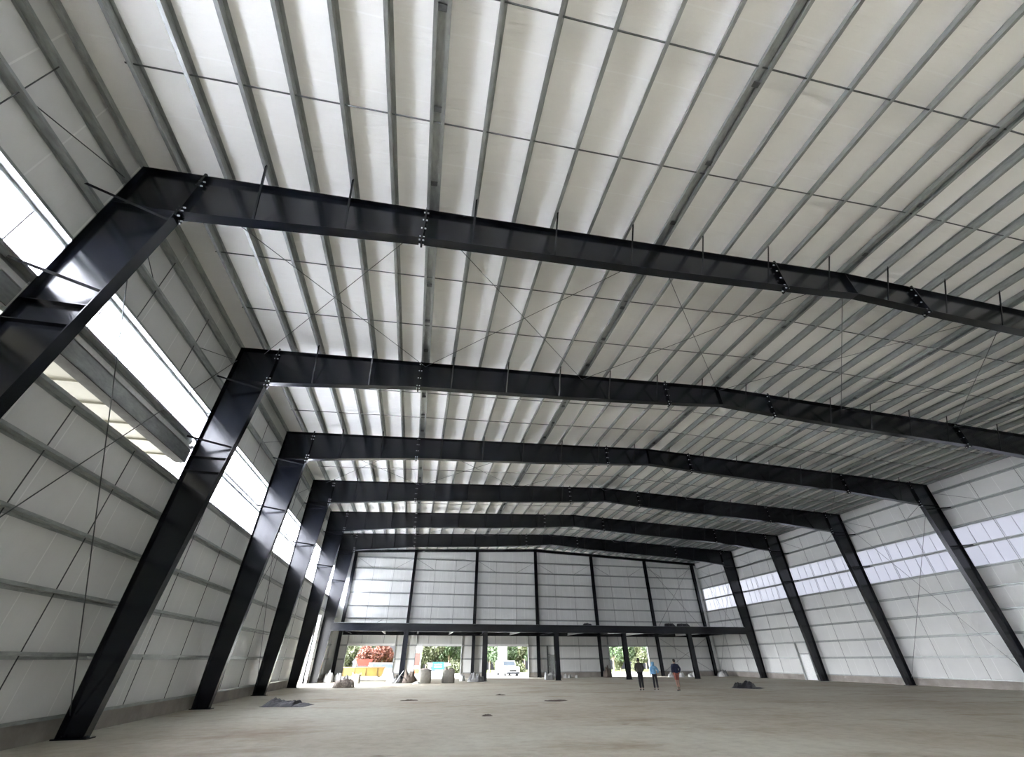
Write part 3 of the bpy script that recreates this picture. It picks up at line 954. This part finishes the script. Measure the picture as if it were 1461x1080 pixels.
# left corner
for q, (x, y, s, mt_, nm) in enumerate(((-22.0, 41.6, .45, 'paperwhite', 'tall white'), (-21.3, 42.5, .34, 'paperwhite', 'small white'), (-20.6, 43.2, .3, 'greybag', 'grey'))):
    lump('white_sack' if mt_ == 'paperwhite' else 'debris_heap', (x, y, 0), s, s*.8, s*1.5, MT[mt_], '%s rubbish sack in the left corner under the mezzanine' % nm, 'sack', q+21.5, .4, 3)
# scraps lying on the open floor
for q, (x, y, sx, sy, nm) in enumerate(((-7.4, 16.8, .55, .30, 'dark leaf litter patch in the middle of the floor'), (-11.7, 11.0, .20, .10, 'small dark scrap on the floor left of centre'),
        (-14.5, 18.6, .45, .10, 'thin dark strip on the floor left of centre, farther back'), (-9.3, 21.5, .30, .14, 'dark scrap on the floor before the second mezzanine post'))):
    lump('floor_scrap', (x, y, 0), sx, sy, .03, MT['timber'], nm, 'debris', q+31.5, .7, 3, n=18)
# on the mezzanine deck
for q, (x0, x1, nm) in enumerate(((12.6, 13.7, 'left'), (14.1, 15.5, 'right'))):
    t = thing('bundle', 'dark flat bundle on the mezzanine edge, the %s one of two' % nm, 'bundle', ((x0+x1)/2, MY+.35, 4.70), group='bundles on the mezzanine')
    wd = (x1-x0)/2
    m = MB().hexa([(-wd, -.25, 0), (wd, -.25, 0), (wd, .25, 0), (-wd, .25, 0)], [(-wd+.05, -.2, .27), (wd-.25, -.2, .27), (wd-.25, .2, .27), (-wd+.05, .2, .27)])
    m.obj('wrap', MT['tarp'], t)
    for e in (-.4, .4): MB().box((e*wd-.02, -.27, 0), (e*wd+.02, .27, .285)).obj('strap', MT['rod'], t)
lump('debris_heap', (3.5, MY+.4, 4.70), .5, .3, .18, MT['tarp'], 'small dark heap on the mezzanine edge near the middle', 'debris', 2.9, .5, 3)
scrap((-18.1, MY+.1, 4.845), .5, .09, .04, .3, -.45, MT['rod'], 'offcut', 'short dark offcut lying on the left end of the mezzanine edge', 'offcut', None)

# ------------------------------------------------------------------ people
def skin_mesh(name, verts, edges, radii, root, mt, levels=2):
    me = bpy.data.meshes.new(name)
    me.from_pydata(verts, edges, [])
    o = bpy.data.objects.new(name, me)
    COL.objects.link(o)
    md = o.modifiers.new('skin', 'SKIN')
    md.use_smooth_shade = True
    md.branch_smoothing = .4
    for i, r in enumerate(radii):
        sv = me.skin_vertices[0].data[i]
        sv.radius = (r, r) if not isinstance(r, tuple) else r
        sv.use_root = (i == root)
    ss = o.modifiers.new('sub', 'SUBSURF')
    ss.levels = ss.render_levels = levels
    dg = bpy.context.evaluated_depsgraph_get()
    dg.update()
    out_me = bpy.data.meshes.new_from_object(o.evaluated_get(dg))
    bpy.data.objects.remove(o)
    out_me.name = name
    out_me.materials.clear()
    out_me.materials.append(mt)
    for p in out_me.polygons: p.use_smooth = True
    return out_me
def person(loc, rz, height, label, arms, stride, jacket, trousers, shorts=None, hood=False, slim=1.0, hat=False):
    k = height/1.75
    t = thing('person', label, 'person', loc, rz)
    V, Ed, Rd = [], [], []
    def add(p, r, par=None):
        V.append(Vector(p)*k); Rd.append(r*k)
        if par is not None: Ed.append((par, len(V)-1))
        return len(V)-1
    # local frame: faces +y
    pel = add((0, 0, .95), .115*slim)
    sp = add((0, .0, 1.12), .105*slim, pel)
    ch = add((0, .0, 1.30), .125*slim, sp)
    up = add((0, -.01, 1.42), .10*slim, ch)
    nk = add((0, .01, 1.50), .052, up)
    hd0 = add((0, .025, 1.575), .075, nk)
    hd1 = add((0, .03, 1.655), .088, hd0)
    hd2 = add((0, .02, 1.715), .055, hd1)
    add((0, .135, 1.625), .014, hd1)                     # nose
    for s in (-1, 1): add((s*.092, .02, 1.635), .018, hd1)   # ears
    legs = {}
    for s in (-1, 1):
        f = stride*s
        hp = add((s*.095, 0, .90), .092*slim, pel)
        kn = add((s*.105, f*.5+.02, .50), .060*slim, hp)
        an = add((s*.11, f-.02, .09), .038, kn)
        to = add((s*.125, f+.13, .03), .030, an)
        legs[s] = (V[hp].copy(), V[kn].copy(), V[an].copy(), V[to].copy())
    armp = {}
    for s in (-1, 1):
        el, wr = arms[s]
        sh = add((s*.185*slim, -.01, 1.41), .060, up)
        e = add(el, .045, sh)
        wv = add(wr, .030, e)
        d = (Vector(wr)-Vector(el)).normalized()
        pm_ = add(Vector(wr)+d*.06, .034, wv)
        side = d.cross(Vector((0, 1, 0)))
        if side.length < .1: side = Vector((1, 0, 0))
        side.normalize()
        nrm = d.cross(side)
        for q in range(4):
            a = Vector(wr)+d*.10+side*(.027-.018*q)
            ln = (.062, .072, .068, .052)[q]
            f1 = add(a, .0095, pm_)
            f2 = add(a+d*ln*.5+nrm*.012, .009, f1)
            add(a+d*ln*.85+nrm*.034, .008, f2)
        t1 = add(Vector(wr)+d*.035+side*.036, .011, pm_)
        add(Vector(wr)+d*.075+side*.058+nrm*.02, .0095, t1)
        armp[s] = (Vector((s*.185*slim, -.01, 1.41))*k, Vector(el)*k, Vector(wr)*k)
    link('body', skin_mesh('body', V, Ed, Rd, 0, MT['skin'], 1), t)
    # jacket or shirt
    J, JE, JR = [], [], []
    def ja(p, r, par=None):
        J.append(Vector(p)); JR.append(r*k)
        if par is not None: JE.append((par, len(J)-1))
        return len(J)-1
    a0 = ja(Vector((0, 0, .93))*k, .185*slim)
    a1 = ja(Vector((0, 0, 1.10))*k, .185*slim, a0)
    a2 = ja(Vector((0, 0, 1.28))*k, .21*slim, a1)
    a3 = ja(Vector((0, -.01, 1.42))*k, .125*slim, a2)
    ja(Vector((0, .0, 1.50))*k, .068, a3)
    for s in (-1, 1):
        p0, p1, p2 = armp[s]
        b = ja(p0, .095, a3); c = ja(p1, .075, b); ja(p1.lerp(p2, .95), .055, c)
    link('jacket', skin_mesh('jacket', J, JE, JR, 0, jacket), t)
    # trousers (and optional shorts)
    def legwear(name, lower, mt_, r0, r1, r2):
        Q = [Vector((0, 0, .97))*k]; QE = []; QR = [.135*slim*k]
        for s in (-1, 1):
            hp, kn, an, to = legs[s]
            Q.append(hp); QE.append((0, len(Q)-1)); QR.append(r0*slim*k); i = len(Q)-1
            if lower < .5:
                Q.append(hp.lerp(kn, .9)); QE.append((i, len(Q)-1)); QR.append(r1*k)
            else:
                Q.append(kn); QE.append((i, len(Q)-1)); QR.append(r1*k)
                Q.append(kn.lerp(an, .95)); QE.append((len(Q)-2, len(Q)-1)); QR.append(r2*k)
        link(name, skin_mesh(name, Q, QE, QR, 0, mt_), t)
    if shorts is not None: legwear('shorts', .4, shorts, .098, .080, .08)
    else: legwear('trousers', 1, trousers, .105, .086, .072)
    for s in (-1, 1):
        hp, kn, an, to = legs[s]
        if shorts is not None:
            link('sock', skin_mesh('sock', [an+Vector((0, 0, .16)), an], [(0, 1)], [.05*k, .045*k], 0, trousers), t)
        link('shoe', skin_mesh('shoe', [Vector((an.x, an.y-.03, .045)), Vector((to.x, (an.y+to.y)/2, .042)), Vector((to.x, to.y, .036))], [(0, 1), (1, 2)], [.046*k, .045*k, .036*k], 0, MT['shoe']), t)
    c = Vector((0, .015, 1.665))*k
    if hood:
        link('hood', skin_mesh('hood', [Vector((0, -.03, 1.47))*k, Vector((0, -.005, 1.60))*k, Vector((0, .0, 1.69))*k, Vector((0, -.01, 1.75))*k], [(0, 1), (1, 2), (2, 3)], [.10*k, .118*k, .112*k, .06*k], 1, hood), t)
    else:
        m = MB(); n, rg = 18, 9; v = []
        for j in range(rg+1):
            ph = math.pi*j/rg
            for i in range(n):
                a = 2*math.pi*i/n
                x, y, z = math.sin(ph)*math.cos(a), math.sin(ph)*math.sin(a), math.cos(ph)
                low = -.95 if y < .2 else -.05                    # hairline: low at the nape, high on the brow
                v.append((x*.096*k, (y*.108+.010)*k, (1.662+max(z, low)*.108)*k))
        m.add(v, [(j*n+i, (j+1)*n+i, (j+1)*n+(i+1) % n, j*n+(i+1) % n) for j in range(rg) for i in range(n)], 0, True)
        m.obj('hair', MT['hair'], t)
HANG = {s: ((s*.27, -.06, 1.14), (s*.25, .04, .90)) for s in (-1, 1)}
FRONT = {s: ((s*.31, -.05, 1.16), (s*.16, .16, 1.00)) for s in (-1, 1)}
POCK = {s: ((s*.32, -.10, 1.17), (s*.22, .06, .98)) for s in (-1, 1)}
person((.56, 23.55, 0), -.1, 1.76, 'person in olive grey top and dark trousers, left of the three', FRONT, .08, MT['olive'], MT['blackcloth'])
MIX = {-1: ((-.24, -.02, 1.15), (-.18, .12, .95)), 1: ((.33, -.04, 1.17), (.24, .10, 1.02))}
person((1.62, 23.6, 0), -.5, 1.56, 'person in light blue hooded jacket and black trousers, middle of the three', MIX, .11, MT['blue'], MT['blackcloth'], hood=MT['blue'], slim=.92)
person((2.60, 22.45, 0), .05, 1.70, 'person in navy jacket and brick red shorts, right of the three', POCK, .10, MT['navy'], MT['khaki'], shorts=MT['rust'], slim=1.06)

# ------------------------------------------------------------------ outside, seen through the doorways
def car(loc, rz, L, wd, h, mt_, label, hood=.28, van=False):
    t = thing('car', label, 'car', loc, rz)
    n = MB()
    z0 = .28
    sec = [(-L/2, z0), (L/2, z0), (L/2, z0+.42*h), (L/2-hood*L, z0+.46*h), (L/2-hood*L-.5, h), (-L/2+(.1 if van else .5), h), (-L/2, z0+.46*h)]
    n.prism([(x, -wd/2, z) for x, z in sec], (0, wd, 0))
    b = n.obj('body', mt_, t)
    bv = b.modifiers.new('bevel', 'BEVEL'); bv.width = .08; bv.segments = 2
    xw = L/2-hood*L
    MB().prism([(xw+.012, -wd/2+.12, z0+.50*h), (xw-.44, -wd/2+.16, h-.1), (xw-.44, wd/2-.16, h-.1), (xw+.012, wd/2-.12, z0+.50*h)], (.02, 0, .02)).obj('windscreen', MT['carglass'], t)
    for s in (-1, 1):
        MB().box((-L/2+.6, s*(wd/2)-.012, z0+.5*h), (xw-.45, s*(wd/2)+.012, h-.14)).obj('side_window', MT['carglass'], t)
    MB().box((L/2-.01, -wd*.25, z0+.2), (L/2+.03, wd*.25, z0+.36)).obj('grille', MT['tyre'], t)
    for s in (-1, 1): MB().box((L/2-.02, s*wd*.40-.14, z0+.28), (L/2+.025, s*wd*.40+.14, z0+.42)).obj('headlamp', MT['bolt'], t)
    MB().box((L/2-.02, -wd/2+.05, z0-.06), (L/2+.06, wd/2-.05, z0+.12)).obj('bumper', MT['cargrey'], t)
    for x in (-L*.31, L*.31):
        for s in (-1, 1):
            MB().tube([(x, s*(wd/2-.22), .32), (x, s*(wd/2+.01), .32)], .32, 16, smooth=False).obj('wheel', MT['tyre'], t)
PI = math.pi
car((-2.0, 57.5, -.02), -PI/2+.12, 4.9, 1.85, 1.62, MT['carwhite'], 'white pickup facing the third doorway from the yard', .30, True)
car((-6.6, 60.5, -.02), -PI/2-.35, 4.3, 1.75, 1.45, MT['carwhite'], 'white car at the left edge of the third doorway')
car((-22.2, 80.0, -.82), .2, 4.6, 1.85, 1.72, MT['cargrey'], 'grey car parked beyond the yellow skip, first doorway')
car((-27.0, 80.5, -.82), .2, 4.2, 1.75, 1.45, MT['carwhite'], 'white car left of the grey car, first doorway')
car((-19.3, 84.5, -.82), .1, 5.4, 2.0, 2.1, MT['carwhite'], 'white van parked right of the grey car, first doorway', .16, True)
# long yellow skip
t = thing('skip', 'long low yellow steel skip outside the first doorway', 'skip', (-20.4, 55.0, -.02), -.05)
m = MB().hexa([(-2.7, -.8, .12), (2.5, -.8, .12), (2.5, .8, .12), (-2.7, .8, .12)], [(-3.1, -.95, 1.0), (2.8, -.95, 1.0), (2.8, .95, 1.0), (-3.1, .95, 1.0)])
m.obj('hull', MT['yellow'], t)
for x in (-2, -.7, .6, 1.9): MB().box((x-.05, -.99, .12), (x+.05, -.90, .98)).obj('stiffener', MT['yellow'], t)
MB().box((-3.15, -1.02, .95), (2.85, -.93, 1.05)).obj('rim', MT['orange'], t)
for x in (-2.4, 2.2):
    MB().box((x-.15, -.7, 0), (x+.15, .7, .12)).obj('skid', MT['rod'], t)
# red and white roadside kiosk panels and the teal board
t = thing('roadside_banner', 'tall red and orange roadside banner at the left of the second doorway', 'banner', (-14.1, 74, -.55), .05)
for s in (-1, 1): MB().box((s*.95-.05, -.05, 0), (s*.95+.05, .05, 4.4)).obj('post', MT['white'], t)
MB().box((-.9, -.04, 3.2), (.9, .04, 4.4)).obj('white_panel', MT['white'], t)
MB().box((-.9, -.04, 1.55), (.9, .04, 3.15)).obj('red_panel', MT['red'], t)
MB().box((-.9, -.04, 1.05), (.9, .04, 1.5)).obj('white_panel', MT['white'], t)
MB().box((-.9, -.04, .15), (.9, .04, 1.0)).obj('orange_panel', MT['orange'], t)
t = thing('signboard', 'teal roadside signboard with two pale lines of lettering, second doorway', 'sign', (-10.3, 73, -.4), .03)
for s in (-1, 1): MB().box((s*.8-.05, -.03, 0), (s*.8+.05, .05, 1.7)).obj('post', MT['rod'], t)
MB().box((-.95, -.06, .82), (.95, -.03, 1.82)).obj('board', MT['teal'], t)
m = MB()
for row, z, n in ((0, 1.42, 7), (1, 1.12, 9)):
    for q in range(n):
        x = -.62+q*1.24/n
        m.box((x, -.072, z), (x+1.24/n*.62, -.06, z+.13))
m.obj('lettering', MT['white'], t)
t = thing('red_hopper', 'red machine hopper standing among the cars, first doorway', 'machine', (-23.2, 88.5, -.84), .1)
MB().hexa([(-.7, -.7, 1.2), (.7, -.7, 1.2), (.7, .7, 1.2), (-.7, .7, 1.2)], [(-1.5, -1.2, 2.7), (1.5, -1.2, 2.7), (1.5, 1.2, 2.7), (-1.5, 1.2, 2.7)]).obj('hopper', MT['red'], t)
for sx in (-1, 1):
    for sy in (-1, 1): MB().bar((sx*1.0, sy*.8, 0), (sx*.7, sy*.7, 1.5), .12, .12, up=(0, 1, 0)).obj('leg', MT['red'], t)
t = thing('site_office', 'low white site building behind the teal signboard', 'building', (-9.6, 84, -.84), 0)
MB().box((-1.9, -1.5, 0), (1.9, 1.5, 2.0)).obj('wall', MT['white'], t)
MB().box((-2.1, -1.7, 2.0), (2.1, 1.7, 2.12)).obj('roof', MT['galv_light'], t)
for x in (-1.1, 1.1): MB().box((x-.4, -1.52, .9), (x+.4, -1.49, 1.6)).obj('window_pane', MT['carglass'], t)
t = thing('pylon_sign', 'blank white pylon sign behind the white pickup', 'sign', (.55, 75, -.75), 0)
MB().box((-.75, -.2, 1.0), (.75, .2, 4.6)).obj('panel', MT['white'], t)
MB().box((-.25, -.15, 0), (.25, .15, 1.0)).obj('post', MT['galv_light'], t)

# trees: three kinds, each copied
def foliage_mesh(name, blobs, n, size, mt_, seed):
    rnd = random.Random(seed)
    m = MB()
    tot = sum(b[3]**2 for b in blobs)
    for bx, by, bz, br, sq in blobs:
        for _ in range(int(n*br*br/tot)):
            while True:
                d = Vector((rnd.uniform(-1, 1), rnd.uniform(-1, 1), rnd.uniform(-1, 1)))
                if .05 < d.length < 1: break
            d = d.normalized()*(d.length**.4)
            p = Vector((bx, by, bz))+Vector((d.x*br, d.y*br, d.z*br*sq))
            if p.z < .02: continue
            a = Vector((rnd.gauss(0, 1), rnd.gauss(0, 1), rnd.gauss(0, .6))).normalized()
            b = a.orthogonal().normalized()
            b = Matrix.Rotation(rnd.uniform(0, 6.28), 3, a) @ b
            c = a.cross(b)
            s = size*rnd.uniform(.6, 1.3)
            m.add([p-b*s, p+c*s*.45, p+b*s, p-c*s*.45], [(0, 1, 2, 3)])
    return m.mesh(name, mt_)
def tree_proto(kind):
    rnd = random.Random(kind)
    bl = []
    if kind == 0:
        for q in range(9): bl.append((rnd.uniform(-1.8, 1.8), rnd.uniform(-1.8, 1.8), rnd.uniform(1.8, 6.0), rnd.uniform(1.1, 1.8), .85))
        tr = [(0, 0, 0), (.1, 0, 2), (0, .2, 4.5), (.2, .1, 6.2)]; mt_ = MT['leaf_a']
    elif kind == 1:
        for q in range(9): bl.append((rnd.uniform(-1.5, 1.5), rnd.uniform(-1.5, 1.5), rnd.uniform(.9, 5.2), rnd.uniform(.9, 1.5), .9))
        tr = [(0, 0, 0), (-.1, 0, 1.8), (.1, .1, 4.8)]; mt_ = MT['leaf_b']
    elif kind == 2:
        for q in range(8): bl.append((rnd.uniform(-1.5, 1.5), rnd.uniform(-1.5, 1.5), rnd.uniform(1.8, 4.8), rnd.uniform(1.0, 1.6), .85))
        tr = [(0, 0, 0), (0, .1, 1.8), (.15, 0, 4.6)]; mt_ = MT['leaf_c']
    else:
        for q in range(6): bl.append((rnd.uniform(-.9, .9), rnd.uniform(-.6, .6), rnd.uniform(.4, .9), rnd.uniform(.5, .8), .8))
        tr = None; mt_ = MT['leaf_b']
    t = thing('shrub' if kind == 3 else 'tree', 'x', 'shrub' if kind == 3 else 'tree')
    link('foliage', foliage_mesh('foliage', bl, 5200 if kind != 3 else 900, .27 if kind != 3 else .16, mt_, kind+40), t)['kind'] = 'stuff'
    if tr:
        MB().tube(tr, [.2, .16, .11, .05][:len(tr)] if len(tr) == 4 else [.19, .14, .05], 8).obj('trunk', MT['bark'], t)
        for q in range(3): MB().tube([tr[1], (math.cos(q*2.1)*1.1, math.sin(q*2.1)*1.1, tr[1][2]+1.5)], [.08, .03], 6).obj('branch', MT['bark'], t)
    else:
        for q in range(5): MB().tube([(0, 0, 0), (math.cos(q*1.3)*.4, math.sin(q*1.3)*.4, .8)], [.02, .01], 5).obj('stem', MT['bark'], t)
    return t
protos = {}
TREES = []
KN = {0: 'green', 1: 'olive green', 2: 'reddish brown'}
def behind(xd, y): return -14.6+(xd+14.6)*(y+8)/56.7      # ground x at depth y on the sight line through doorway x
doorpos = []
for dnm, (d0, d1, _, _), kinds in zip(('first', 'second', 'third', 'fourth'), DOORS, ((1, 0, 2, 0, 2, 1), (1, 0, 1, 0, 0, 1), (0, 1, 0, 0, 1, 0), (0, 1, 0, 0, 1, 0))):
    lst = []
    for q, kd in enumerate(kinds):
        y = 95+(0, 3, 1, 4, 2, 5)[q]*8.0
        lst.append((kd, y, behind(d0+(d1-d0)*(q+.5)/6, y)))
    doorpos.append((dnm, 0, lst))
for dnm, _, lst in doorpos:
    for n_, (kd, y, x) in enumerate(lst):
        if kd not in protos: protos[kd] = o = tree_proto(kd)
        else: o = copy_tree(protos[kd])
        o.location = (x, y, -.84)
        o.rotation_euler = (0, 0, (x*7.3) % 6.28)
        s = 1+.12*math.sin(x*3.1)
        o.scale = (s, s, s)
        o['label'] = '%s tree seen through the %s doorway, %s from the left there' % (KN[kd], dnm, ORD[n_+1])
        o['group'] = 'trees beyond the yard'
for n_, (x, y, nm) in enumerate(((-5.1, 73.5, 'bright green shrub between the two white vehicles, third doorway'), (-7.6, 75.5, 'yellow green shrub right of the teal signboard, second doorway'),
                                 (-6.6, 79.5, 'yellow green shrub farther right of the teal signboard, second doorway'), (3.4, 76.0, 'yellow green shrub right of the pylon sign, third doorway'))):
    if 3 not in protos: protos[3] = o = tree_proto(3)
    else: o = copy_tree(protos[3])
    o.location = (x, y, -.8 if y > 75 else -.45)
    o.scale = (1.2, 1.2, 1.6)
    o['label'] = nm
    o['group'] = 'shrubs beyond the yard'
